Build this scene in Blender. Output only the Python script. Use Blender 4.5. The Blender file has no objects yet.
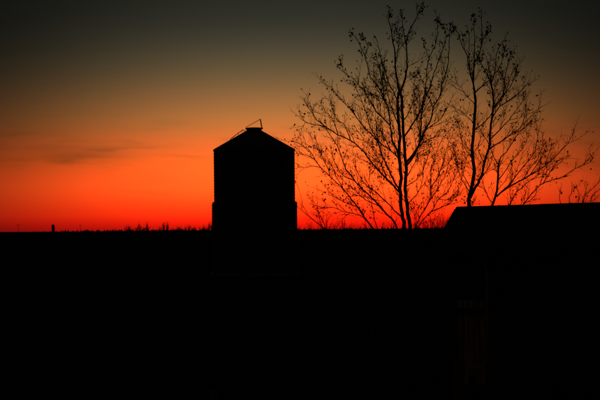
import bpy, math, random
from mathutils import Vector, Matrix

scene = bpy.context.scene
C = scene.collection
rad = math.radians

# ------------------------------------------------------------------ camera
EYE = Vector((0, 0, 3.0))          # photographer on a raised porch
F = 1120.0                         # focal length in photo pixels (photo 600 wide)
PCX, PCY = 300.0, 229.3
ROLL = rad(-0.5)
cam_d = bpy.data.cameras.new('camera')
cam = bpy.data.objects.new('camera', cam_d)
C.objects.link(cam)
cam_d.sensor_fit = 'HORIZONTAL'
cam_d.sensor_width = 36
cam_d.lens = 36 * F / 600
cam_d.shift_y = (PCY - 200) / 600
cam_d.clip_start = 0.1
cam_d.clip_end = 40000
cam_d.dof.use_dof = True            # hand-held at dusk, lens wide open, focused on the near yard
cam_d.dof.focus_distance = 25.0
cam_d.dof.aperture_fstop = 3.5
CROT = Matrix.Rotation(rad(90), 3, 'X') @ Matrix.Rotation(ROLL, 3, 'Z')
cam.matrix_world = Matrix.Translation(EYE) @ CROT.to_4x4()
scene.camera = cam

# ------------------------------------------------------------------ sky
w = bpy.data.worlds.new('World')
scene.world = w
w.use_nodes = True
nt = w.node_tree
nt.nodes.clear()
def N(t, **k):
    n = nt.nodes.new(t)
    for a, b in k.items():
        setattr(n, a, b)
    return n
def M(op, a, b=None, c=None):
    n = N('ShaderNodeMath', operation=op)
    for i, v in enumerate((a, b, c)):
        if v is None: continue
        if isinstance(v, (int, float)): n.inputs[i].default_value = v
        else: nt.links.new(v, n.inputs[i])
    return n.outputs[0]
tc = N('ShaderNodeTexCoord')
sep = N('ShaderNodeSeparateXYZ')
nt.links.new(tc.outputs['Generated'], sep.inputs[0])
sx, sy, sz = sep.outputs
el = M('MULTIPLY', M('ARCSINE', sz), 180 / math.pi)             # elevation, degrees
az = M('MULTIPLY', M('ARCTAN2', sx, sy), 180 / math.pi)         # azimuth, degrees
SUN_AZ = 0.0                                                    # afterglow is centred here
daz = M('SUBTRACT', az, SUN_AZ)
ramp = N('ShaderNodeValToRGB')
RS = 2.0
SPAN = 20.0
stops = [(0.0, (0.6077, 0.0035, 0.00008)), (0.27, (0.96, 0.0085, 0.0003)), (0.78, (1.444, 0.042, 0.0028)),
         (2.3, (1.884, 0.150, 0.0145)), (3.5, (1.33, 0.168, 0.0180)), (4.35, (1.0, 0.176, 0.0280)),
         (5.4, (0.60, 0.182, 0.0390)), (6.4, (0.378, 0.152, 0.0450)), (8.4, (0.118, 0.0800, 0.0370)),
         (11.3, (0.0230, 0.0226, 0.0160)), (15, (0.0090, 0.0098, 0.0080)), (20, (0.005, 0.0055, 0.0055))]
stops[1] = (0.27, (0.93, 0.0070, 0.0002)); stops[2] = (0.78, (1.42, 0.037, 0.0022))
def log_smooth(stops, xs):             # monotone cubic in log space, so that no band edges show in the sky
    X = [a for a, _ in stops]; outc = []
    for ch in range(3):
        Y = [math.log(max(c[ch], 1e-5)) for _, c in stops]
        n = len(X); d = [(Y[i+1]-Y[i])/(X[i+1]-X[i]) for i in range(n-1)]
        m = [d[0]] + [0 if d[i-1]*d[i] <= 0 else 2*d[i-1]*d[i]/(d[i-1]+d[i]) for i in range(1, n-1)] + [d[-1]]
        col = []
        for x in xs:
            i = max(j for j in range(n-1) if X[j] <= x + 1e-9)
            h = X[i+1]-X[i]; t = (x-X[i])/h
            col.append(math.exp((1+2*t)*(1-t)**2*Y[i] + t*(1-t)**2*h*m[i] + t*t*(3-2*t)*Y[i+1] + t*t*(t-1)*h*m[i+1]))
        outc.append(col)
    return [(x, (outc[0][i], outc[1][i], outc[2][i])) for i, x in enumerate(xs)]
stops = log_smooth(stops, [0, .13, .27, .5, .78, 1.1, 1.5, 1.9, 2.3, 2.7, 3.1, 3.5, 3.9, 4.35, 4.8, 5.2, 5.6, 6.0, 6.4, 6.9, 7.4, 7.9, 8.4, 9.0, 9.6, 10.2, 10.8, 11.5, 13, 15, 17, 20])
cr = ramp.color_ramp
cr.interpolation = 'LINEAR'
while len(cr.elements) < len(stops):
    cr.elements.new(0.5)
for e in cr.elements: e.position = 1.0
for e, (d, c) in zip(list(cr.elements), stops):
    e.position = d / SPAN
    e.color = (c[0] / RS, c[1] / RS, c[2] / RS, 1)
# thin cloud streaks lying low over the field
comb = N('ShaderNodeCombineXYZ')
nt.links.new(M('MULTIPLY', az, 0.22), comb.inputs[0])
nt.links.new(M('MULTIPLY', el, 1.5), comb.inputs[1])
nz = N('ShaderNodeTexNoise')
nz.inputs['Scale'].default_value = 1.0
nz.inputs['Detail'].default_value = 5.0
nz.inputs['Roughness'].default_value = 0.55
nt.links.new(comb.outputs[0], nz.inputs['Vector'])
mr = N('ShaderNodeMapRange', interpolation_type='SMOOTHSTEP')
nt.links.new(nz.outputs['Fac'], mr.inputs[0])
for i, v in enumerate((0.46, 0.74, 0.0, 1.0)):
    mr.inputs[1 + i].default_value = v
band = M('POWER', 2.718, M('MULTIPLY', M('POWER', M('DIVIDE', M('SUBTRACT', el, 3.9), 1.5), 2), -1))
cloud = M('MULTIPLY', mr.outputs[0], band)
def streak(a0, e0, wa, we, amp):       # one soft bank of cloud, frayed by the noise
    q = M('ADD', M('POWER', M('ABSOLUTE', M('DIVIDE', M('SUBTRACT', az, a0), wa)), 2), M('POWER', M('ABSOLUTE', M('DIVIDE', M('SUBTRACT', M('ADD', el, M('MULTIPLY', M('SUBTRACT', nz.outputs['Fac'], 0.5), 1.3)), e0), we)), 2))
    return M('MULTIPLY', M('POWER', 2.718, M('MULTIPLY', q, -1)), M('MULTIPLY', M('ADD', nz.outputs['Fac'], 0.2), amp))
cloud = M('ADD', M("MULTIPLY", cloud, 1.0), M('ADD', streak(-11.0, 3.72, 2.2, 0.32, 2.1), M('ADD', streak(-9.2, 4.2, 3.2, 0.15, 1.0), streak(-7.5, 1.95, 2.2, 0.13, 1.1))))
# the ramp is read slightly higher inside a streak (darker, duller sky)
elc = M('ADD', el, M('MULTIPLY', cloud, 0.28))
nt.links.new(M('DIVIDE', elc, SPAN), ramp.inputs[0])
# afterglow falls off to both sides of the point where the sun went down
glow = M('POWER', 2.718, M('MULTIPLY', M('POWER', M('ABSOLUTE', daz), 2.417), -0.00271))
kexp = N('ShaderNodeMapRange')
nt.links.new(el, kexp.inputs[0])
for i, v in enumerate((0.0, 9.0, 0.63, 1.093)):
    kexp.inputs[1 + i].default_value = v
glow = M('MAXIMUM', M('POWER', glow, kexp.outputs[0]), 0.02)
vm = N('ShaderNodeVectorMath', operation='SCALE')
nt.links.new(ramp.outputs[0], vm.inputs[0])
nt.links.new(M('MULTIPLY', M('MULTIPLY', glow, RS), M('SUBTRACT', 1.0, M('MULTIPLY', cloud, 0.20))), vm.inputs['Scale'])
bg = N('ShaderNodeBackground')
nt.links.new(vm.outputs[0], bg.inputs[0])
bg.inputs[1].default_value = 1.0
# faint twilight dome on top of the afterglow, sun already set
sky = N('ShaderNodeTexSky', sky_type='NISHITA')
sky.sun_disc = False
sky.sun_elevation = rad(-4)
sky.sun_rotation = rad(SUN_AZ)
bg2 = N('ShaderNodeBackground')
nt.links.new(sky.outputs[0], bg2.inputs[0])
bg2.inputs[1].default_value = 0.01
# even, colourless residual light of the whole night sky
bg3 = N('ShaderNodeBackground')
bg3.inputs[0].default_value = (0.0030, 0.0032, 0.0024, 1)
add3 = N('ShaderNodeAddShader')
nt.links.new(bg2.outputs[0], add3.inputs[0])
nt.links.new(bg3.outputs[0], add3.inputs[1])
add = N('ShaderNodeAddShader')
out = N('ShaderNodeOutputWorld')
nt.links.new(bg.outputs[0], add.inputs[0])
nt.links.new(add3.outputs[0], add.inputs[1])
nt.links.new(add.outputs[0], out.inputs[0])

scene.view_settings.view_transform = 'Standard'
scene.view_settings.look = 'None'
scene.view_settings.gamma = 1
scene.view_settings.exposure = 0
scene.view_settings.use_curve_mapping = False

# ------------------------------------------------------------------ helpers
def P(px, py, d):
    """point seen at photo pixel (px, py) at distance d along +Y"""
    r = CROT @ Vector(((px - PCX) / F, (PCY - py) / F, -1))
    return EYE + r * (d / r.y)

def hpy(px):                       # horizon row at column px
    return PCY + (px - PCX) * math.tan(ROLL)

def GP(px, d, z=0.0):              # ground point under column px at distance d
    p = P(px, hpy(px), d)
    return Vector((p.x, p.y, z))

def mat(name, c1, c2=None, scale=8, rough=0.9, spec=0.15, metallic=0, stretch=None, bump=0.0):
    m = bpy.data.materials.new(name)
    m.use_nodes = True
    t = m.node_tree
    b = t.nodes['Principled BSDF']
    b.inputs['Roughness'].default_value = rough
    b.inputs['Specular IOR Level'].default_value = spec
    b.inputs['Metallic'].default_value = metallic
    co = t.nodes.new('ShaderNodeTexCoord')
    mp = t.nodes.new('ShaderNodeMapping')
    if stretch: mp.inputs['Scale'].default_value = stretch
    t.links.new(co.outputs['Object'], mp.inputs[0])
    n = t.nodes.new('ShaderNodeTexNoise')
    n.inputs['Scale'].default_value = scale
    n.inputs['Detail'].default_value = 6
    t.links.new(mp.outputs[0], n.inputs['Vector'])
    r = t.nodes.new('ShaderNodeValToRGB')
    r.color_ramp.elements[0].position = 0.35
    r.color_ramp.elements[1].position = 0.65
    r.color_ramp.elements[0].color = (*c1, 1)
    r.color_ramp.elements[1].color = (*(c2 or c1), 1)
    t.links.new(n.outputs['Fac'], r.inputs[0])
    t.links.new(r.outputs[0], b.inputs['Base Color'])
    if bump:
        bn = t.nodes.new('ShaderNodeBump')
        bn.inputs['Strength'].default_value = bump
        t.links.new(n.outputs['Fac'], bn.inputs['Height'])
        t.links.new(bn.outputs[0], b.inputs['Normal'])
    return m

MT = dict(
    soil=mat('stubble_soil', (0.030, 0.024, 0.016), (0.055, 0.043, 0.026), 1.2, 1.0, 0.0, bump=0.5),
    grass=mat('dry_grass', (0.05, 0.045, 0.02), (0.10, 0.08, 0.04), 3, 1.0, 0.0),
    bark=mat('bark', (0.045, 0.036, 0.028), (0.10, 0.082, 0.064), 14, 0.95, 0.05, stretch=(1, 1, 0.25), bump=0.6),
    twig=mat('twig_bark', (0.035, 0.026, 0.02), (0.06, 0.045, 0.035), 10, 0.95, 0.05),
    leaf=mat('dead_leaf', (0.035, 0.022, 0.012), (0.07, 0.04, 0.02), 9, 0.9, 0.1),
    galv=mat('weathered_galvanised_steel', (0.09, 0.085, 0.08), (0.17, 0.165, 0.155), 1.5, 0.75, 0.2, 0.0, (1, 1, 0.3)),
    rust=mat('rusty_steel', (0.06, 0.03, 0.018), (0.12, 0.06, 0.035), 6, 0.85, 0.1),
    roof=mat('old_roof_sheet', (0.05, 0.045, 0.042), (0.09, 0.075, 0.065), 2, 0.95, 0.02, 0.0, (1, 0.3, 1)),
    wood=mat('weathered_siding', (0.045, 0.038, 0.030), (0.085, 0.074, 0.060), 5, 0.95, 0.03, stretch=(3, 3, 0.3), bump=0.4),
    door=mat('pale_worn_boards', (0.28, 0.26, 0.20), (0.62, 0.58, 0.48), 4, 0.95, 0.03, stretch=(4, 4, 0.4), bump=0.4),
    pipe=mat('pale_pipe', (0.42, 0.42, 0.41), (0.55, 0.55, 0.53), 5, 0.6, 0.2),
    post=mat('post_wood', (0.16, 0.12, 0.08), (0.28, 0.22, 0.15), 6, 0.95, 0.03, stretch=(4, 4, 0.4), bump=0.4),
    conc=mat('concrete', (0.22, 0.21, 0.20), (0.32, 0.31, 0.29), 3, 0.95, 0.05),
)

class MB:
    def __init__(s): s.v = []; s.f = []
    def quadbox(s, c, sx, sy, sz, rz=0.0, top=1.0):
        """box centred at c, size sx,sy,sz, rotated rz"""
        R = Matrix.Rotation(rz, 3, 'Z'); b = len(s.v); c = Vector(c)
        for z in (-.5, .5):
            k = top if z > 0 else 1
            for x, y in ((-.5, -.5), (.5, -.5), (.5, .5), (-.5, .5)):
                s.v.append(c + R @ Vector((x * sx * k, y * sy * k, z * sz)))
        s.f += [(b, b+3, b+2, b+1), (b+4, b+5, b+6, b+7)] + [(b+i, b+(i+1) % 4, b+4+(i+1) % 4, b+4+i) for i in range(4)]
        return s
    def tube(s, pts, rs, n=6, caps=True):
        b = len(s.v); m = len(pts)
        ref = Vector((0.31, 0.95, 0.05)); prev = None
        for i, p in enumerate(pts):
            t = (pts[min(i+1, m-1)] - pts[max(i-1, 0)])
            if t.length < 1e-9: t = Vector((0, 0, 1))
            t.normalize()
            u = prev if prev is not None else ref
            u = u - t * u.dot(t)
            if u.length < 1e-3:
                u = Vector((1, 0, 0)) - t * t.x
            u.normalize(); prev = u
            q = t.cross(u)
            for k in range(n):
                a = 2 * math.pi * k / n
                s.v.append(p + (u * math.cos(a) + q * math.sin(a)) * rs[i])
        for i in range(m - 1):
            for k in range(n):
                k2 = (k + 1) % n
                s.f.append((b + i*n + k, b + i*n + k2, b + (i+1)*n + k2, b + (i+1)*n + k))
        if caps:
            s.f.append(tuple(b + k for k in reversed(range(n))))
            s.f.append(tuple(b + (m-1)*n + k for k in range(n)))
        return s
    def lathe(s, prof, n=48, c=(0, 0, 0), capb=False, capt=False):
        b = len(s.v); c = Vector(c)
        for r, z in prof:
            for k in range(n):
                a = 2 * math.pi * k / n
                s.v.append(c + Vector((r * math.cos(a), r * math.sin(a), z)))
        for i in range(len(prof) - 1):
            for k in range(n):
                k2 = (k + 1) % n
                s.f.append((b + i*n + k, b + i*n + k2, b + (i+1)*n + k2, b + (i+1)*n + k))
        if capb: s.f.append(tuple(b + k for k in reversed(range(n))))
        if capt: s.f.append(tuple(b + (len(prof)-1)*n + k for k in range(n)))
        return s
    def build(s, name, m, parent=None, smooth=False, off=None):
        me = bpy.data.meshes.new(name)
        o0 = off or Vector((0, 0, 0))
        me.from_pydata([tuple(Vector(v) - o0) for v in s.v], [], s.f)
        me.materials.append(m)
        if smooth: me.polygons.foreach_set('use_smooth', [True] * len(me.polygons))
        me.update()
        o = bpy.data.objects.new(name, me)
        C.objects.link(o)
        if parent is not None: o.parent = parent
        elif off is not None: o.location = off
        return o

def empty(name, loc=(0, 0, 0), rz=0):
    o = bpy.data.objects.new(name, None)
    o.location = loc; o.rotation_euler = (0, 0, rz)
    o.empty_display_size = 0.3
    C.objects.link(o)
    return o

def tag(o, label=None, cat=None, group=None, kind=None):
    if label: o['label'] = label
    if cat: o['category'] = cat
    if group: o['group'] = group
    if kind: o['kind'] = kind
    return o

def smooth_path(pts, step):
    """Catmull-Rom through pts, sampled about every step"""
    out = []
    n = len(pts)
    for i in range(n - 1):
        p0 = pts[max(i-1, 0)]; p1 = pts[i]; p2 = pts[i+1]; p3 = pts[min(i+2, n-1)]
        k = max(2, int((p2 - p1).length / step + 0.5))
        for j in range(k):
            t = j / k
            out.append(0.5 * ((2*p1) + (p2-p0)*t + (2*p0-5*p1+4*p2-p3)*t*t + (-p0+3*p1-3*p2+p3)*t**3))
    out.append(pts[-1].copy())
    return out

# ------------------------------------------------------------------ ground
def ground():
    rs = [0.0, 4, 7]
    r = 9.0
    while r < 30000:
        rs.append(r); r *= 1.09 if r < 300 else 1.25
    n = 180
    rnd = random.Random(3)
    mb = MB()
    mb.v.append(Vector((0, 0, 0)))
    for r in rs[1:]:
        amp = 0.05 if r < 400 else 0.0
        for k in range(n):
            a = 2 * math.pi * k / n
            mb.v.append(Vector((r * math.cos(a), r * math.sin(a), rnd.uniform(-amp, amp))))
    for k in range(n):
        mb.f.append((0, 1 + k, 1 + (k+1) % n))
    for i in range(len(rs) - 2):
        for k in range(n):
            a = 1 + i*n; k2 = (k+1) % n
            mb.f.append((a+k, a+n+k, a+n+k2, a+k2))
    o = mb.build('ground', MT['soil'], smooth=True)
    tag(o, kind='structure')
ground()

# dry grass in the yard, too many blades to count
def grass():
    rnd = random.Random(11)
    mb = MB()
    for i in range(5200):
        d = 11 + 60 * rnd.random() ** 1.6
        x = rnd.uniform(-0.32, 0.32) * d
        for j in range(5):
            bx = x + rnd.gauss(0, 0.06); by = d + rnd.gauss(0, 0.06)
            h = rnd.uniform(0.06, 0.22); a = rnd.uniform(0, 6.28); wd = 0.006
            lx, ly = rnd.gauss(0, 0.05), rnd.gauss(0, 0.05)
            b = len(mb.v)
            mb.v += [Vector((bx - wd*math.cos(a), by - wd*math.sin(a), -0.05)),
                     Vector((bx + wd*math.cos(a), by + wd*math.sin(a), -0.05)),
                     Vector((bx + lx, by + ly, h))]
            mb.f.append((b, b+1, b+2))
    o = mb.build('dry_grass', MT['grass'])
    tag(o, 'short dry grass covering the dark yard', 'grass', kind='stuff')
grass()

# ------------------------------------------------------------------ grain bin
def grain_bin():
    D = 75.0
    base = GP(254.9, D)
    k = D / F
    root = empty('grain_bin', base)
    tag(root, 'tall round corrugated steel grain bin with conical roof and open top lid', 'grain bin')
    R1 = 40.5 * k; R0 = 42.0 * k
    zs = 3 + 26.8 * k; ze = 3 + 80.0 * k
    def corr(R, z0, z1, pitch=0.20, amp=0.013):
        pr = []; n = int((z1 - z0) / pitch * 4)
        for i in range(n + 1):
            z = z0 + (z1 - z0) * i / n
            pr.append((R + amp * math.sin(2*math.pi*(z - z0)/pitch), z))
        return pr
    MB().lathe([(R0 + 0.25, -0.1), (R0 + 0.25, 0.16), (R0 - 0.3, 0.16)], 56).build('foundation', MT['conc'], root)
    # wall rings, the lower ones heavier and a little wider
    z = 0.16
    edges = [0.16, 1.3, 2.45, 3.6, zs]
    for a, b in zip(edges, edges[1:]):
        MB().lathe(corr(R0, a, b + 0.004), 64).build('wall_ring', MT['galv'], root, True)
    MB().lathe([(R1 - 0.02, zs - 0.03), (R0 + 0.03, zs - 0.02), (R0 + 0.03, zs + 0.05), (R1, zs + 0.06)], 64).build('step_flange', MT['galv'], root)
    edges = [zs + 0.06, zs + 1.22, zs + 2.42, ze]
    for a, b in zip(edges, edges[1:]):
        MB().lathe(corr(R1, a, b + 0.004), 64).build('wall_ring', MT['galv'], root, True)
    for i in range(20):                                   # vertical stiffeners on the lower rings
        a = 2*math.pi*(i + .5)/20
        MB().quadbox(((R0+.035)*math.cos(a), (R0+.035)*math.sin(a), (0.2+zs)/2), .05, .09, zs-.3, a).build('stiffener', MT['galv'], root)
    # conical roof
    rc = 0.50; zc = 3 + 98.8 * k
    Re = R1 + 0.045; zev = ze - 0.02
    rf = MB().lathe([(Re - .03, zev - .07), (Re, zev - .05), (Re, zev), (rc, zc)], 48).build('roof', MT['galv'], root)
    sl = math.atan2(zc - zev, Re - rc)
    for i in range(24):
        a = 2*math.pi*i/24
        d = Vector((math.cos(a), math.sin(a), 0)); up = Vector((0, 0, 1))
        p0 = d*(Re-.02) + up*(zev+.015); p1 = d*rc + up*(zc+.01)
        MB().tube([p0, p1], [.022, .016], 4).build('roof_rib', MT['galv'], rf)
    # fill collar
    zt = 3 + 101.7 * k
    rcol = 8.6 * k
    MB().lathe([(rc - .02, zc - .12), (rc, zc + .03), (rcol - .05, zt - .10), (rcol, zt - .06), (rcol, zt), (rcol - .04, zt), (rcol - .06, zt - .1)], 32, capt=True).build('fill_collar', MT['galv'], root)
    # lid hinged on the right edge, standing open, edge-on to the yard
    hx = rcol - .05; zl = zt - .02; H = 9.3 * k
    lid = MB()
    n = 20; tilt = rad(9)
    for sgn in (-1, 1):
        for i in range(n):
            a = 2*math.pi*i/n
            y = 0.36*math.cos(a); h = H/2 + H/2*math.sin(a)
            lid.v.append(Vector((hx - h*math.sin(tilt) + sgn*.034*(1), y, zl + h*math.cos(tilt))))
    lid.f.append(tuple(range(n))); lid.f.append(tuple(reversed(range(n, 2*n))))
    for i in range(n):
        j = (i+1) % n; lid.f.append((i, n+i, n+j, j))
    lo = lid.build('lid', MT['rust'], root)
    MB().tube([Vector((hx+.04, -.2, zl)), Vector((hx+.04, .2, zl))], [.04, .04], 6).build('hinge', MT['rust'], lo)
    top = Vector((hx - H*math.sin(tilt), 0, zl + H*math.cos(tilt)))
    MB().tube([top, Vector((-rcol + .05, 0, zt + .06)), Vector((-rcol + .02, 0, zt))], [.022, .020, .03], 5).build('lid_rod', MT['rust'], root)
    # roof ladder on the left, standing off the sheets
    a = math.pi * 1.03
    d = Vector((math.cos(a), math.sin(a), 0)); q = Vector((-d.y, d.x, 0)); up = Vector((0, 0, 1))
    nrm = (d*math.sin(sl) + up*math.cos(sl))
    def rp(t, s, h): return d*(Re + (rc-Re)*t) + up*(zev + (zc-zev)*t) + q*s + nrm*h
    ld = empty('roof_ladder'); ld.parent = root
    for s in (-.2, .2):
        MB().tube([rp(.50, s, 0), rp(.55, s, .07), rp(.74, s, .13), rp(.93, s, .19), rp(.97, s, .02)], [.018]*5, 5).build('rail', MT['rust'], ld)
    for i in range(7):
        t = .57 + i*.057
        MB().tube([rp(t, -.2, .07 + .12*(t-.55)/.38), rp(t, .2, .07 + .12*(t-.55)/.38)], [.014]*2, 5).build('rung', MT['rust'], ld)
    for t, h in ((.62, .09), (.78, .14), (.90, .18)):
        MB().tube([rp(t, -.2, 0), rp(t, -.2, h)], [.016]*2, 4).build('standoff', MT['rust'], ld)
    # door low on the yard side
    dr = MB().quadbox((0.9, -math.sqrt(R0*R0 - .81) - .05, 1.25), .8, .10, 1.5, rad(18)).build('door', MT['galv'], root)
    MB().quadbox((1.13, -math.sqrt(R0*R0 - .81) - .07, 1.25), .05, .12, .25, rad(18)).build('handle', MT['rust'], dr)
grain_bin()

# ------------------------------------------------------------------ shed on the right
def shed():
    A = P(456.5, 207.4, 23.0)                 # left end of the ridge
    B = P(600, 203.2, 22.0)
    u = (B - A); u.normalize()                # along the ridge
    uh = Vector((u.x, u.y, 0)).normalized()
    rz = math.atan2(uh.y, uh.x)
    rise = u.z
    base = Vector((A.x, A.y, 0))
    root = empty('shed', base, rz)
    tag(root, 'low dark wooden shed with shallow gable roof at the right edge', 'shed')
    # local frame: x along ridge, y away from the camera, ridge at y = 0
    L = 8.5; W = 2.2; zr = A.z; drop = 0.86
    tl = rise
    zeave = zr - drop
    ov = 0.28
    # roof sheets, corrugated, both slopes
    ns = 11; sw = L / ns
    rr = random.Random(5)
    for side in (-1, 1):
        for i in range(ns):
            mb = MB(); m = 9; rows = 4
            dz = rr.uniform(-.006, .006); ext = rr.uniform(-.03, .03)
            for j in range(rows):
                t = j / (rows - 1)
                for kx in range(m):
                    x = i*sw + kx*(sw + .03)/(m - 1)
                    z = zr + x*tl - t*drop*(1 + ov/W*0.0) + .012*math.sin(kx*math.pi/2*1.0) + dz + (.006 if i % 2 else 0)
                    mb.v.append(Vector((x, side*t*(W + (ext if j == rows-1 else 0)), z)))
            for j in range(rows-1):
                for kx in range(m-1):
                    a = j*m + kx
                    mb.f.append((a, a+1, a+m+1, a+m) if side < 0 else (a, a+m, a+m+1, a+1))
            # underside, so that the sheet has thickness
            nb = len(mb.v)
            mb.v += [v - Vector((0, 0, .02)) for v in mb.v[:nb]]
            mb.f += [tuple(reversed([q + nb for q in f])) for f in list(mb.f)]
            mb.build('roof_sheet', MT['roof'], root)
    for i in range(5):
        x0 = i*L/5; x1 = (i+1)*L/5 + .02; h = .012 + (.006 if i % 2 else 0) + rr.uniform(-.006, .012)
        mb = MB()
        for x in (x0, x1):
            z = zr + x*tl + h
            mb.v += [Vector((x, -.16, z-.058)), Vector((x, 0, z+.008)), Vector((x, .16, z-.058)), Vector((x, .16, z-.078)), Vector((x, 0, z-.012)), Vector((x, -.16, z-.078))]
        mb.f += [(i2, (i2+1) % 6, 6+(i2+1) % 6, 6+i2) for i2 in range(6)] + [(5, 4, 3, 2, 1, 0), (6, 7, 8, 9, 10, 11)]
        mb.build('ridge_cap', MT['roof'], root)
    # rake boards on the gable end
    for side in (-1, 1):
        mb = MB()
        for y, z in ((0, zr - .03), (side*W, zr - drop - .03)):
            mb.v += [Vector((-.04, y, z)), Vector((-.01, y, z)), Vector((-.01, y, z-.15)), Vector((-.04, y, z-.15))]
        mb.f += [(0, 1, 5, 4), (1, 2, 6, 5), (2, 3, 7, 6), (3, 0, 4, 7), (0, 3, 2, 1), (4, 5, 6, 7)]
        mb.build('rake_board', MT['wood'], root)
    # siding: vertical boards on the front wall, leaving the doorway
    yw = -(W - ov)
    def loc_px(px):                            # local x on the front wall under a photo column
        best = None
        for i in range(0, 1700):
            x = -1.5 + i*.005
            g = base + Matrix.Rotation(rz, 3, 'Z') @ Vector((x, yw, 0))
            v = CROT.transposed() @ (Vector((g.x, g.y, 1.4)) - EYE)
            q = PCX + F*v.x/-v.z
            if best is None or abs(q - px) < best[0]: best = (abs(q - px), x)
        return best[1]
    d0, d1 = loc_px(457.5), loc_px(486)
    dtop = 1.66
    x0 = .12; bw = .16
    x = x0
    while x < L - .1:
        wd = bw - .008 + rr.uniform(-.012, .006)
        zt = zeave + x*tl + ov*drop/W - .08
        zb = .03 + rr.uniform(0, .05)
        cx = x + bw/2
        if d0 - .02 < cx < d1 + .02: zb = dtop + .06
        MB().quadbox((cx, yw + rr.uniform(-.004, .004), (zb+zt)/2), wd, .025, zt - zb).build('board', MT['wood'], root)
        x += bw
    MB().quadbox((L/2+.05, yw + .05, 1.0), L - .3, .03, 1.9).build('inner_wall', MT['wood'], root)
    # gable ends and back wall
    for gx in (.12, L - .12):
        y = -(W - ov) + .06
        while y < W - ov - .05:
            yc = y + bw/2
            zt = zr + gx*tl - drop*abs(yc)/W - .06
            MB().quadbox((gx, yc, zt/2 + .02), .025, bw - .01, zt - .04).build('board', MT['wood'], root)
            y += bw
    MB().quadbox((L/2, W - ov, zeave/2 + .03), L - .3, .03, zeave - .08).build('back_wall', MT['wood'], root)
    # pale worn plank door, its boards of unequal length
    dr = empty('door'); dr.parent = root
    tag(dr, 'pale worn plank door')
    nb = 5; pw = (d1 - d0)/nb
    for i in range(nb):
        top = dtop - (0.0, .03, .01, .05, .02)[i]; bot = (.12, .06, .22, .08, .10)[i]
        MB().quadbox((d0 + (i+.5)*pw, yw - .03, (top+bot)/2), pw - .014, .028, top - bot).build('plank', MT['door'], dr)
    for z in (1.44, .42):
        MB().quadbox(((d0+d1)/2, yw - .06, z), d1 - d0, .026, .11).build('batten', MT['wood' if z > 1 else 'door'], dr)
    xp = loc_px(487.6)
    MB().tube([Vector((xp, yw - .07, z)) for z in (.5, 1.2, 2.2)] + [Vector((xp, yw - .16, 2.32))], [.022]*4, 8).build('pipe', MT['pipe'], root, True)
    for z in (.8, 1.9):
        MB().quadbox((xp, yw - .04, z), .07, .06, .04).build('pipe_clamp', MT['rust'], root)
shed()

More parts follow.
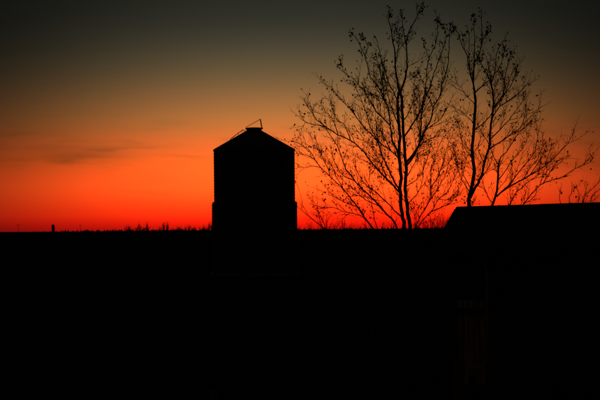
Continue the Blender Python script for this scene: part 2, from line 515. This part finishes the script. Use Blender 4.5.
# ------------------------------------------------------------------ trees
class Tree:
    def __init__(s, D, seed):
        s.D = D; s.k = D / F; s.rnd = random.Random(seed)
        s.paths = {}                  # name -> list of (px, py, depth offset)
        s.limbs = []                  # (pts3d, radii, level)
        s.tw = MB(); s.lf = MB()
    def limb(s, name, pts, r0, r1, slope=0.0, parent=None, z0=None):
        """pts are photo pixels, r0/r1 diameters in photo pixels, slope = depth gained per metre run"""
        off = 0.0
        if parent:
            off = min(s.paths[parent], key=lambda q: (q[0]-pts[0][0])**2 + (q[1]-pts[0][1])**2)[2]
        P3 = []; rec = []; run = 0.0
        for i, (x, y) in enumerate(pts):
            if i: run += math.hypot(x - pts[i-1][0], y - pts[i-1][1]) * s.k
            dd = off + slope * run
            P3.append(P(x, y, s.D + dd)); rec.append((x, y, dd))
        if z0 is not None: P3[0].z = z0
        s.paths[name] = rec
        sm = smooth_path(P3, 0.22)
        n = len(sm)
        for i in range(1, n - 1):       # slight crookedness
            sm[i] = sm[i] + Vector((s.rnd.gauss(0, .012), s.rnd.gauss(0, .012), s.rnd.gauss(0, .008)))
        rs = [0.5*s.k*(r0 + (r1 - r0)*(i/(n-1))**0.8) for i in range(n)]
        s.limbs.append((name, sm, rs))
    def leaf(s, p, size):
        r = s.rnd
        ax = Vector((r.gauss(0, .5), r.gauss(0, .5), -1 + r.gauss(0, .45))).normalized()
        sd = ax.cross(Vector((r.gauss(0, 1), r.gauss(0, 1), r.gauss(0, .3)))).normalized()
        nn = ax.cross(sd)
        size *= s.D/45 if s.D < 45 else 1
        b = len(s.lf.v); w_ = size*r.uniform(.28, .45)
        s.lf.v += [p, p + ax*size*.45 + sd*w_ + nn*size*.18, p + ax*size + nn*size*r.uniform(-.2, .2), p + ax*size*.45 - sd*w_ + nn*size*.18, p + ax*size*.5]
        s.lf.f += [(b, b+1, b+4), (b+1, b+2, b+4), (b, b+4, b+3), (b+4, b+2, b+3)]
    def twig(s, p, d, L, rad_, level, leafy):
        r = s.rnd
        m = 5 if L > .35 else 3
        pts = [p]; dirs = [d]
        seg = L/m; cur = d.copy()
        for i in range(m):
            cur = (cur + Vector((r.gauss(0, .09), r.gauss(0, .09), r.gauss(.05, .08)))).normalized()
            pts.append(pts[-1] + cur*seg); dirs.append(cur)
        s.tw.tube(pts, [rad_*(1 - .62*i/m) for i in range(m+1)], 3 if level > 1 else 4, False)
        if level < 3:
            for i in range(1, m+1):
                for rep in range(2 if level == 1 else 1):
                    if r.random() < (.70 if level == 1 else .45):
                        dd = s.side(dirs[i], rad(r.uniform(24, 52)))
                        LL = L*r.uniform(.28, .55)*(1.1 - .4*i/m)
                        if LL > .07: s.twig(pts[i], dd, LL, max(rad_*.62, .0042), level+1, leafy)
        if r.random() < leafy:
            for q in range(r.choice((1, 1, 1, 2))):
                s.leaf(pts[-1] + Vector((r.gauss(0, .03), r.gauss(0, .03), r.gauss(0, .03))), r.uniform(.055, .11))
        if level > 1 and r.random() < leafy*.35:
            s.leaf(pts[len(pts)//2], r.uniform(.05, .09))
    def side(s, t, ang):
        r = s.rnd
        v = Vector((r.gauss(0, 1), r.gauss(0, 1)*.8, r.gauss(0, 1) + .35))
        v = v - t*v.dot(t)
        if v.length < 1e-3: v = Vector((1, 0, 0))
        v.normalize()
        return (t*math.cos(ang) + v*math.sin(ang)).normalized()
    def dress(s, zmin, spacing=.24, leafy=.34, lmul=1.0, top_z=9.0, rt=.0085):
        r = s.rnd
        for name, sm, rs in s.limbs:
            tot = sum((sm[i+1]-sm[i]).length for i in range(len(sm)-1)); run = 0; nxt = r.uniform(.1, .4)
            for i in range(1, len(sm)):
                run += (sm[i]-sm[i-1]).length
                if sm[i].z < zmin: nxt = run + .1; continue
                while run > nxt:
                    t = run/tot
                    big = r.random() < .22
                    L = (r.uniform(.8, 1.5) if big else r.uniform(.22, .7))*(1.12 - .62*t)*lmul
                    if sm[i].z > top_z: L *= .72
                    if name.startswith('stem'): L *= (.75 if t < .6 else 1)
                    tan = (sm[i]-sm[i-1]).normalized()
                    lv = 1 if L > .4 else 2
                    lz = leafy*(1.5 if sm[i].z > top_z else 1.0)
                    s.twig(sm[i], s.side(tan, rad(r.uniform(25, 48))), L, min(rs[i]*.7, rt*(1.5 if big else 1)), lv, lz)
                    nxt += spacing*r.uniform(.5, 1.5)*(1.9 if sm[i].z > top_z else 1)
            # tip: spray of leaves
            tip = sm[-1]; tan = (sm[-1]-sm[-2]).normalized()
            hi = tip.z > top_z
            for q in range(2 if hi else 3):
                s.twig(tip, s.side(tan, rad(r.uniform(5, 35))), r.uniform(.1, .22) if hi else r.uniform(.15, .4), .007, 3 if hi else 2, .8 if hi else leafy*1.6)
            if r.random() < (.85 if tip.z > top_z else .3):
                for q in range(r.randint(7, 13) if tip.z > top_z else r.randint(1, 3)):
                    s.leaf(tip + Vector((r.gauss(0, .06), r.gauss(0, .06), r.gauss(-.06, .10))), r.uniform(.08, .145) if hi else r.uniform(.08, .13))
            if hi:
                for q in range(r.randint(1, 3)):
                    c = sm[-1 - r.randint(1, min(6, len(sm)-2))] + Vector((r.gauss(0, .08), r.gauss(0, .08), -.05))
                    for z in range(r.randint(2, 5)):
                        s.leaf(c + Vector((r.gauss(0, .05), r.gauss(0, .05), r.gauss(0, .06))), r.uniform(.07, .13))
    def finish(s, name, label, base):
        root = empty(name, base)
        tag(root, label, 'tree')
        def put(mb, nm, m, par, sm):
            mb.v = [v - base for v in mb.v]
            return mb.build(nm, m, par, sm)
        for nm, sm, rs in s.limbs:
            mb = MB().tube(sm, rs, 8 if nm.startswith('stem') else 6)
            put(mb, 'trunk' if nm.startswith('stem') else 'limb', MT['bark'], root, True)
        cr_ = put(s.tw, 'crown', MT['twig'], root, False); tag(cr_, kind='stuff')
        lf = put(s.lf, 'leaves', MT['leaf'], cr_, False); tag(lf, kind='stuff')
        return root

def tree_front():
    D = 45.0
    t = Tree(D, 21)
    Lm = t.limb
    Lm('stemA', [(402, 303), (402.5, 262), (404, 228), (401.4, 209), (400.5, 194), (401, 178), (399.6, 165), (399, 152), (400, 137), (398.2, 119), (397.5, 104), (399.3, 90)], 4.9, 2.5, .02, z0=-.15)
    Lm('stemB', [(407, 303), (409, 262), (409.8, 226), (407.2, 209), (405.7, 194), (405.4, 183), (406, 170), (405, 158), (404, 140), (402.6, 119), (402, 104), (400.6, 90)], 5.1, 2.4, -.03, z0=-.15)
    Lm('a1', [(399.3, 90), (397, 82), (395.5, 70), (395, 55), (393, 42), (391.5, 31), (388.5, 20), (390, 12)], 2.4, .7, .12, 'stemA')
    Lm('a2', [(400.6, 90), (403.5, 84), (407, 67), (406.5, 52), (406.5, 40), (411, 28), (417, 16), (421, 7)], 2.3, .7, -.15, 'stemB')
    Lm('a3', [(406.5, 46), (403.5, 32), (402, 22), (402.5, 13)], 1.1, .5, .2, 'a2')
    Lm('a4', [(395.3, 62), (398.5, 48), (399, 36), (396, 28)], 1.0, .5, -.3, 'a1')
    Lm('a5', [(397.4, 100), (388, 80), (382, 62), (379, 48), (376, 38)], 1.3, .5, .35, 'stemA')
    Lm('a6', [(400.2, 130), (390, 104), (386, 86), (384, 70), (386, 54)], 1.3, .5, -.35, 'stemA')
    Lm('r1', [(406, 166), (411, 160), (418.5, 147), (421, 130), (421.5, 114), (426, 95), (430.5, 87), (434, 73), (439.5, 59), (442.5, 49), (446, 37), (443, 25)], 2.3, .7, .22, 'stemB')
    Lm('r2', [(406, 163), (413, 154), (420, 143), (425, 130), (430, 121), (433.5, 107), (439.5, 97), (442, 85), (447, 68), (449, 54), (449.3, 37), (450, 27)], 2.2, .6, -.2, 'stemB')
    Lm('r3', [(404, 137), (412, 125), (419, 113), (424, 98), (425.5, 85), (427, 70), (429.5, 57), (435, 46), (438, 30), (438, 19)], 1.8, .6, .4, 'stemB')
    Lm('r3b', [(430, 60), (426, 51), (424, 42)], .8, .4, .3, 'r3')
    Lm('r4', [(425, 130), (434, 124), (441, 118), (447, 108), (452, 98)], 1.2, .4, -.4, 'r2')
    Lm('r5', [(403, 121), (410, 110), (414, 97), (414, 84), (417, 72)], 1.1, .4, -.3, 'stemB')
    Lm('l1', [(400.5, 170), (398, 158), (391, 151), (380.5, 143), (373, 132.5), (368.5, 123), (366, 112), (361, 98), (356, 88)], 1.7, .5, .3, 'stemA')
    Lm('l2', [(399.5, 157), (397, 151), (392.5, 140), (390, 126.5), (389.5, 113), (384, 97), (378, 86.5), (370.5, 77), (367, 64), (364.5, 55), (360, 46), (357, 39), (352, 33)], 2.1, .6, -.18, 'stemA')
    Lm('l2b', [(364.7, 56), (368, 47), (364, 38), (362, 36)], .9, .5, .3, 'l2')
    Lm('l2c', [(384, 97), (382, 80), (378, 62), (376, 52)], 1.2, .5, .3, 'l2')
    Lm('l3', [(389.8, 125), (384, 119), (376.5, 111), (371, 103), (364.5, 91), (358.5, 85), (352, 78), (343.5, 71), (341, 62)], 1.6, .5, .25, 'l2')
    Lm('l3b', [(381, 116), (378, 97), (366, 92.5), (358, 84)], .9, .5, -.2, 'l3')
    Lm('l4', [(400.6, 193), (395, 183), (389.5, 171), (384.5, 161), (380.5, 151), (379, 144), (371.5, 134), (365.5, 129), (358, 119), (353.5, 113), (349.5, 107.5), (342, 101), (335, 92), (332, 87)], 2.0, .6, .32, 'stemA')
    Lm('l5', [(400.4, 194), (396, 189), (387, 179), (379, 171), (374, 165), (367, 156), (359.5, 147.5), (350.5, 140.5), (338, 134.5), (327, 127.5), (320.6, 123), (315.6, 117.5), (308.7, 107.5), (305, 101)], 2.1, .6, -.25, 'stemA')
    Lm('l5b', [(327, 127.5), (321, 126), (312, 124), (305, 122.5), (302, 128)], .9, .5, .3, 'l5')
    Lm('l5c', [(338, 134.5), (332, 117.5), (326, 112.5), (322, 106)], 1.0, .5, .3, 'l5')
    Lm('l5d', [(350.5, 140.5), (344, 124), (336, 119), (331, 102)], 1.0, .5, -.4, 'l5')
    Lm('l6', [(402.5, 262), (401, 240), (395, 223.6), (387, 214.6), (379, 205.7), (371, 197), (362.7, 189.5), (356, 182), (348, 172), (344.5, 166), (341, 156), (337.5, 146), (332.6, 139), (327, 130), (321, 122)], 2.5, .6, -.12, 'stemA')
    Lm('l6b', [(356, 182), (347, 177.5), (340, 172), (334, 160), (331, 150)], 1.2, .5, .35, 'l6')
    Lm('l7', [(402, 296), (391, 258), (381, 240), (371.7, 227), (364, 217), (358, 207), (351, 199), (345, 191), (340, 186), (330, 176), (321.6, 168), (311, 157), (304, 155), (298, 153.5)], 2.5, .6, .1, 'stemA')
    Lm('l7b', [(317, 163), (310, 152), (304, 146), (295, 142)], 1.0, .5, .3, 'l7')
    Lm('l7c', [(330, 176), (326, 164), (320, 152), (316, 140)], 1.0, .5, -.3, 'l7')
    Lm('l7d', [(321.6, 168), (312, 166), (304, 168), (298, 165)], .9, .4, -.3, 'l7')
    Lm('l8', [(402, 298), (389, 258), (377, 227), (372.5, 209), (371, 198), (369, 186), (370, 172)], 1.6, .5, -.3, 'stemA')
    Lm('l9', [(402, 217), (398, 213.5), (390, 206), (382, 197.6), (374, 191), (366, 184.6), (359, 175), (354, 163)], 1.6, .5, .4, 'stemA')
    Lm('l10', [(372, 228), (364, 217.5), (354, 213.5), (342, 211), (333, 207.5), (320, 207), (314, 203)], 1.0, .5, -.5, 'l7')
    Lm('q1', [(406, 296), (410, 250), (417, 224), (424, 210.6), (429, 201), (430, 189.5), (431, 171), (434, 160), (436.5, 152), (442, 139)], 1.9, .5, .12, 'stemB')
    Lm('q2', [(406, 298), (412, 240), (419, 225), (430.6, 212), (438.7, 199), (447, 192), (453, 181), (457, 173), (457, 160)], 2.0, .5, -.15, 'stemB')
    Lm('q3', [(407.5, 205), (414, 197.6), (420, 189), (423, 178), (424, 165)], 1.2, .4, .4, 'stemB')
    Lm('q4', [(405.5, 187), (410, 184), (416, 180), (421, 174), (427, 160), (430, 148)], 1.2, .4, -.4, 'stemB')
    Lm('q5', [(412, 240), (416, 222), (413, 212), (409, 204)], 1.0, .4, .3, 'stemB')
    Lm('q6', [(430, 212), (440, 208), (450, 203), (456, 196)], 1.0, .4, -.3, 'q2')
    Lm('q7', [(430, 190), (438, 176), (444, 162), (447, 148), (452, 136)], 1.2, .4, .35, 'q1')
    Lm('q8', [(424, 211), (434, 194), (444, 178), (450, 160), (455, 146)], 1.3, .4, -.3, 'q1')
    Lm('q9', [(438.7, 199), (446, 200), (454, 195), (461, 186)], 1.0, .4, .3, 'q2')
    Lm('q10', [(419, 146), (428, 140), (438, 135), (446, 126)], 1.1, .4, .3, 'r1')
    Lm('q11', [(406, 178), (412, 168), (417, 158), (419, 150), (424, 136)], 1.1, .4, .4, 'stemB')
    Lm('l11', [(379, 206), (366, 200), (352, 188), (343, 180), (337, 168)], 1.2, .4, .35, 'l6')
    Lm('l12', [(387, 179), (380, 162), (372, 148), (364, 140), (356, 128)], 1.2, .4, .35, 'l5')
    Lm('l13', [(358, 207), (346, 203), (334, 196), (326, 188)], 1.0, .4, -.35, 'l7')
    Lm('l14', [(391, 151), (384, 136), (378, 126), (372, 112)], 1.1, .4, -.4, 'l1')
    Lm('l15', [(345, 191), (336, 176), (330, 162), (322, 150)], 1.0, .4, .3, 'l7')
    t.dress(3.1, .108, .14, 1.15, 9.1, .0082)
    t.finish('bare_tree', 'large leafless many-stemmed tree between grain bin and shed, few dead leaves clinging', GP(404, D))
tree_front()

def tree_back():
    D = 36.0
    t = Tree(D, 77)
    Lm = t.limb
    Lm('stemA', [(465, 322), (465.5, 262), (468.4, 206), (471, 194), (473.6, 173), (472.6, 154.6), (473.6, 131), (475, 110), (474.7, 94)], 6, 2.5, .02, z0=-.15)
    Lm('b1', [(474.7, 95), (472.5, 83.5), (469.5, 68.5), (467, 56), (462, 45), (457.5, 33), (453, 25)], 1.9, .6, .2, 'stemA')
    Lm('b2', [(474.7, 94), (473, 74), (475.3, 63), (479.5, 53), (482, 40.5), (482, 27), (481.5, 13)], 1.9, .6, -.2, 'stemA')
    Lm('b3', [(473.6, 80), (474.5, 60), (475, 37), (474, 18)], 1.4, .6, .25, 'b2')
    Lm('b4', [(470, 70), (469.5, 54), (469.5, 40), (468, 30)], 1.1, .5, -.3, 'b1')
    Lm('b5', [(482, 42), (486, 34), (489, 27)], .9, .6, -.3, 'b2')
    Lm('b6', [(475, 93), (482, 86), (489, 80.5), (499, 68.5), (503, 58), (505, 48)], 1.4, .5, .4, 'stemA')
    Lm('stemB', [(470, 198), (475, 187), (480, 179.6), (484, 162.5), (488.5, 149), (489.4, 136), (492, 118), (493.5, 102), (493, 91), (490, 80.5)], 2.8, 1.7, -.12, 'stemA')
    Lm('c1', [(490, 80.5), (486, 72), (481, 63), (479, 55)], 1.3, .5, .3, 'stemB')
    Lm('c2', [(491, 84), (494, 72), (496.5, 56), (501, 43.5)], 1.3, .6, -.3, 'stemB')
    Lm('c3', [(493.5, 107), (502.5, 95.5), (505, 80), (507, 66), (511, 54)], 1.4, .6, .3, 'stemB')
    Lm('c4', [(493.6, 108), (503, 96), (510, 86.5), (515, 78), (516.6, 69)], 1.3, .5, -.3, 'stemB')
    Lm('c5', [(492, 118), (500, 106), (512, 98), (522, 90), (527, 84)], 1.3, .7, .35, 'stemB')
    Lm('c6', [(489.4, 140), (500, 130), (509, 119.5), (517.5, 109), (522, 101)], 1.4, .5, .3, 'stemB')
    Lm('c7', [(473.6, 131), (480, 126), (487, 120), (492, 112), (498, 100)], 1.3, .5, .4, 'stemA')
    Lm('c8', [(488, 150), (502, 141), (512, 133), (519.5, 129), (526, 121), (538.5, 109)], 1.5, .5, -.3, 'stemB')
    Lm('stemC', [(466, 300), (472, 262), (488, 218), (493.5, 202), (497, 191), (498.6, 165)], 3.0, 2.0, .12, 'stemA')
    Lm('d1', [(498.6, 165), (494, 158), (490, 147), (484, 136)], 1.2, .5, .4, 'stemC')
    Lm('d2', [(498.6, 165), (501, 157), (506, 152), (513, 141.5), (520, 131), (528, 124)], 1.5, .5, -.25, 'stemC')
    Lm('d3', [(493, 203), (489, 198), (485, 189), (482, 178), (480, 165)], 1.2, .4, .35, 'stemC')
    Lm('d4', [(496.5, 196.6), (508, 187.5), (523.5, 179), (539, 170), (550.5, 161), (559.5, 152), (568, 143.5), (572, 136)], 1.9, .6, .2, 'stemC')
    Lm('d5', [(499, 194), (510, 183.5), (519, 172), (528, 161), (535, 150), (538.5, 132)], 1.6, .5, -.25, 'stemC')
    Lm('d6', [(468, 290), (488, 250), (508, 222), (523.5, 204), (535, 190), (546, 182), (562, 177), (575, 169), (590, 162)], 2.4, .6, -.1, 'stemA')
    Lm('d7', [(508, 222), (512, 198), (521, 188), (531, 180), (540, 177)], 1.4, .5, .3, 'd6')
    Lm('d8', [(543, 184), (550, 172), (556, 163), (566, 157)], 1.1, .5, .3, 'd6')
    Lm('d9', [(530, 175), (540, 160), (544, 150), (547, 146)], 1.1, .5, -.4, 'd4')
    Lm('e1', [(472.8, 160), (466, 150), (461, 138), (459, 126)], 1.1, .4, .4, 'stemA')
    Lm('e2', [(471, 194), (462, 180), (458, 166), (455, 152)], 1.1, .4, -.4, 'stemA')
    Lm('e3', [(474.6, 104), (467, 96), (461, 88), (457, 84)], .9, .4, .4, 'stemA')
    Lm('e4', [(474, 122), (466, 116), (460, 110), (455, 108)], .8, .4, -.4, 'stemA')
    Lm('e5', [(480, 180), (487, 170), (492, 160), (494, 148)], 1.1, .4, .4, 'stemB')
    Lm('e6', [(471, 190), (464, 176), (462, 164), (463, 150)], 1.0, .4, .3, 'stemA')
    Lm('e7', [(498, 180), (506, 170), (512, 160), (522, 150), (528, 138)], 1.2, .4, .3, 'stemC')
    Lm('e8', [(523.5, 179), (530, 168), (538, 158), (543, 146)], 1.0, .4, .3, 'd4')
    Lm('e9', [(484, 162), (478, 150), (480, 138), (483, 126)], 1.0, .4, .3, 'stemB')
    t.dress(3.2, .10, .13, .96, 7.9, .0068)
    t.finish('bare_tree', 'slender leafless tree rising behind the shed roof, low limbs reaching right', GP(465, D))
tree_back()

# ------------------------------------------------------------------ brush and far things
def brush(px, D, hpx, seed, wpx, name, label, group, thick=.5, stems=6, lean=0.0, leafy=.2, cat='shrub', z0=-.05):
    """small leafless shrub: stems fanning out of one foot; height in photo pixels above the horizon"""
    rnd = random.Random(seed)
    k = D/F
    base = GP(px, D)
    H = 3.0 + hpx*k
    t = Tree(D, seed); t.k = k
    st = MB()
    sc = H/4.5
    for i in range(stems):
        a = rnd.uniform(-1, 1)
        tip = Vector((a*wpx*k*.5 + lean*H, rnd.uniform(-1, 1)*wpx*k*.5, H*rnd.uniform(.62, 1)*(1-.25*abs(a))))
        mid = Vector((tip.x*.35, tip.y*.35, tip.z*.55))
        path = smooth_path([Vector((rnd.uniform(-.1, .1), rnd.uniform(-.1, .1), z0)), mid, tip], H/8)
        n = len(path); r0 = thick*k
        st.tube(path, [r0*(1-.75*j/(n-1)) for j in range(n)], 5)
        for j in range(n//3, n):
            if rnd.random() < .8:
                tan = (path[j]-path[j-1]).normalized()
                t.twig(path[j], t.side(tan, rad(rnd.uniform(22, 45))), sc*rnd.uniform(.3, .9), .32*thick*k, 2, leafy)
    root = empty(name, base)
    tag(root, label, cat, group)
    st.build('stems', MT['bark'], root, True)
    c = t.tw.build('crown', MT['twig'], root)
    tag(c, kind='stuff')
    if t.lf.v:
        l = t.lf.build('leaves', MT['leaf'], c); tag(l, kind='stuff')
    return root

ORD = ('first second third fourth fifth sixth seventh eighth ninth tenth eleventh twelfth thirteenth fourteenth fifteenth '
       'sixteenth seventeenth eighteenth nineteenth twentieth twenty-first').split()
G = 'leafless brush along the horizon below the big tree'
LB = 'low leafless shrub on the horizon under the many-stemmed tree, %s from the left'
for i, (px, h, wd, st) in enumerate((a, b*1.35 + 1, c*1.2, d) for a, b, c, d in [(332, 7, 9, 7), (337, 6, 8, 7), (343, 9, 9, 10), (350, 5, 8, 6), (358, 6, 9, 6), (366, 5, 9, 6), (384, 6, 9, 7),
                                     (392, 7, 8, 7), (414, 8, 8, 6), (423, 8, 9, 7), (431, 9, 10, 8), (438, 12, 11, 9), (444, 14, 11, 10)]):
    brush(px, 78 + (i*37 % 17), h, 400+i, wd, 'shrub', LB % ORD[i], G, .62, st + 9, 0, .12)
# the leaning shrub right of the bin
def leaning_shrub():
    D = 60.0
    t = Tree(D, 9)
    t.limb('stemA', [(330, 285), (327, 236), (319, 224.5), (312, 219), (306.5, 214), (299, 208), (294, 202)], 2.2, .5, .1, z0=-.1)
    t.limb('s2', [(328, 240), (324, 224), (321.5, 218), (314, 206), (309, 197)], 1.1, .4, -.2, 'stemA')
    t.limb('s3', [(326, 234), (320, 222), (317.5, 208), (317, 190)], .8, .3, .2, 'stemA')
    t.limb('s4', [(327, 236), (326, 221), (328, 212), (325, 203)], .8, .3, .3, 'stemA')
    t.limb('s5', [(308, 215), (303, 205), (301, 196), (298, 186)], .7, .3, .3, 'stemA')
    t.dress(3.2, .35, .1, .75, 20, .009)
    r = t.finish('shrub', 'leafless shrub leaning left toward the right side of the grain bin', GP(330, D))
    r['category'] = 'shrub'
leaning_shrub()
for i, (px, h, wd) in enumerate([(301, 10, 9), (309, 12, 9), (314, 9, 10), (322, 12, 10), (327, 11, 9)]):
    brush(px, 95, h, 520+i, wd, 'shrub', 'thin leafless shrub on the horizon right of the grain bin, %s from the bin' % ORD[i], 'thin brush right of the bin', .5, 13, 0, .1)
# shrub above the right end of the shed roof
def roof_shrub(D, seed, limbs, label, base_px):
    t = Tree(D, seed)
    for q, pts in enumerate(limbs):
        t.limb('stem%d' % q, [(base_px, hpy(base_px) + 3*F/D)] + pts, 2.0, .5, random.Random(seed+q).uniform(-.12, .12), z0=-.1)
    t.dress(3.4, .16, .12, .75, 20, .0065)
    r = t.finish('shrub', label, GP(base_px, D))
    r['category'] = 'shrub'; r['group'] = 'shrubs behind the shed'
roof_shrub(40, 31, [[(579, 240), (584, 200), (589, 192), (598, 183)], [(581, 240), (590, 204), (595, 193), (604, 186)], [(577, 240), (582, 203), (585, 194), (587, 186)],
                    [(583, 240), (597, 206), (606, 196), (612, 184)], [(576, 240), (578, 206), (579, 197), (577, 189)]],
           'leafless shrub showing above the shed roof at the right edge', 577)
roof_shrub(44, 35, [[(566, 240), (569, 205), (570, 197), (572, 189)], [(564, 240), (562, 207), (559, 199), (560, 193)]],
           'thin leafless shrub above the shed roof, second from the right edge', 566)

# bare trees standing far off along the horizon, left of the bin
GF = 'far trees along the horizon left of the bin'
LF = 'tiny leafless far-off tree on the horizon, %s from the left before the grain bin'
for i, (px, h, wd, st) in enumerate([(92, 2.2, 4, 4), (115.5, 2.5, 6, 5), (127, 6.5, 5, 6), (131, 5, 6, 7), (136.5, 4.5, 5, 6), (139.5, 8.5, 4.5, 7), (144, 4, 6, 6), (147, 8.5, 6, 8), (153, 2.5, 6, 5),
                                     (160, 6, 4, 5), (163.5, 9.5, 4, 6), (167.5, 9, 4, 5), (172, 3, 6, 5), (179, 5.5, 6, 7), (184, 5.5, 7, 8), (189, 5.5, 6, 7),
                                     (194, 5, 6, 7), (201, 5, 5, 5), (204.5, 6, 4, 5), (209, 7.5, 5, 7), (212, 9, 5, 7), ]):
    brush(px, 620, h, 700+i, wd, 'far_tree', LF % ORD[i], GF, .45, st + 8, 0, 0, 'tree')

# low growth that softens the horizon: one mass
def far_hedge():
    rnd = random.Random(4)
    mb = MB()
    for i in range(2600):
        px = rnd.uniform(-60, 660)
        D = rnd.uniform(420, 560)
        b = GP(px, D)
        top = 3 + (D/F)*(rnd.random()**3*2.0*(1.35 if px > 60 else .5) - .5)
        wd = rnd.uniform(.25, .8)
        q = len(mb.v)
        l = rnd.uniform(-.5, .5)
        mb.v += [b + Vector((-wd, 0, -.1)), b + Vector((wd, 0, -.1)), b + Vector((l + wd*.5, .3, top*.8)), b + Vector((l, 0, top)), b + Vector((l - wd*.5, -.3, top*.75)),
                 b + Vector((0, wd, -.1)), b + Vector((0, -wd, -.1))]
        mb.f += [(q, q+1, q+2, q+3, q+4), (q+5, q+6, q+3)]
    o = mb.build('far_hedge', MT['twig'])
    tag(o, 'low dark hedge and weeds along the far horizon', 'hedge', kind='stuff')
far_hedge()

def far_silo():
    D = 1500.0; k = D/F
    base = GP(53.0, D)
    root = empty('silo', base)
    tag(root, 'small distant silo alone on the horizon at the far left', 'silo')
    R = 1.35*k; H = 3 + 6.2*k
    MB().lathe([(R, -.1), (R, H)], 24).build('wall', MT['conc'], root, True)
    MB().lathe([(R+.1, H-.1), (R+.05, H), (R*.8, H+R*.35), (R*.45, H+R*.55), (.1, H+R*.62)], 24, capt=True).build('dome', MT['galv'], root, True)
    for i in range(1, 8):
        z = H*i/8
        MB().lathe([(R, z-.08), (R+.07, z-.05), (R+.07, z+.05), (R, z+.08)], 24).build('hoop', MT['rust'], root)
    MB().quadbox((R*.9+.4, 0, H*.46), .8, .9, H*.92).build('chute', MT['conc'], root)
far_silo()

def power_pole(px, top, D, label):
    k = D/F
    base = GP(px, D)
    root = empty('power_pole', base)
    tag(root, label, 'power pole', 'power poles along the left horizon')
    H = 3 + top*k
    MB().tube([Vector((0, 0, -.2)), Vector((0, 0, H))], [.12, .09], 8).build('pole', MT['post'], root, True)
    MB().quadbox((0, .2, H - .5), 1.7, .09, .10).build('crossarm', MT['post'], root)
    for x in (-.75, -.3, .3, .75):
        MB().lathe([(.05, 0), (.09, .08), (.06, .16), (.08, .22), (.02, .28)], 8, (x, .2, H - .41)).build('insulator', MT['conc'], root)
power_pole(18.3, 7.5, 620, 'thin distant power pole left of the small silo')
power_pole(80.3, 6.5, 640, 'thin distant power pole right of the small silo')

# posts standing in the near yard
def post(px, py, D, wd, label, lean=0.0):
    p = P(px, py, D)
    base = Vector((p.x, p.y, 0))
    root = empty('fence_post', base, rad(20))
    tag(root, label, 'post', 'posts in the near yard')
    rr = random.Random(int(px))
    n = 9; path = [Vector((lean*i/n*p.z, 0, -.2 + (p.z + .2)*i/n)) for i in range(n+1)]
    MB().tube(path, [wd/2*(1.05 - .1*i/n + rr.uniform(-.02, .02)) for i in range(n+1)], 9).build('shaft', MT['post'], root)
    MB().tube([Vector((-wd*.54, -.02, p.z*.8)), Vector((wd*.5, -.05, p.z*.83))], [.006, .006], 4).build('wire_staple', MT['rust'], root)
post(458, 362, 16.5, .17, 'stout wooden post in front of the pale shed door', .02)
post(213.5, 391.5, 18.0, .16, 'short wooden stub at the bottom edge, below the grain bin', .0)
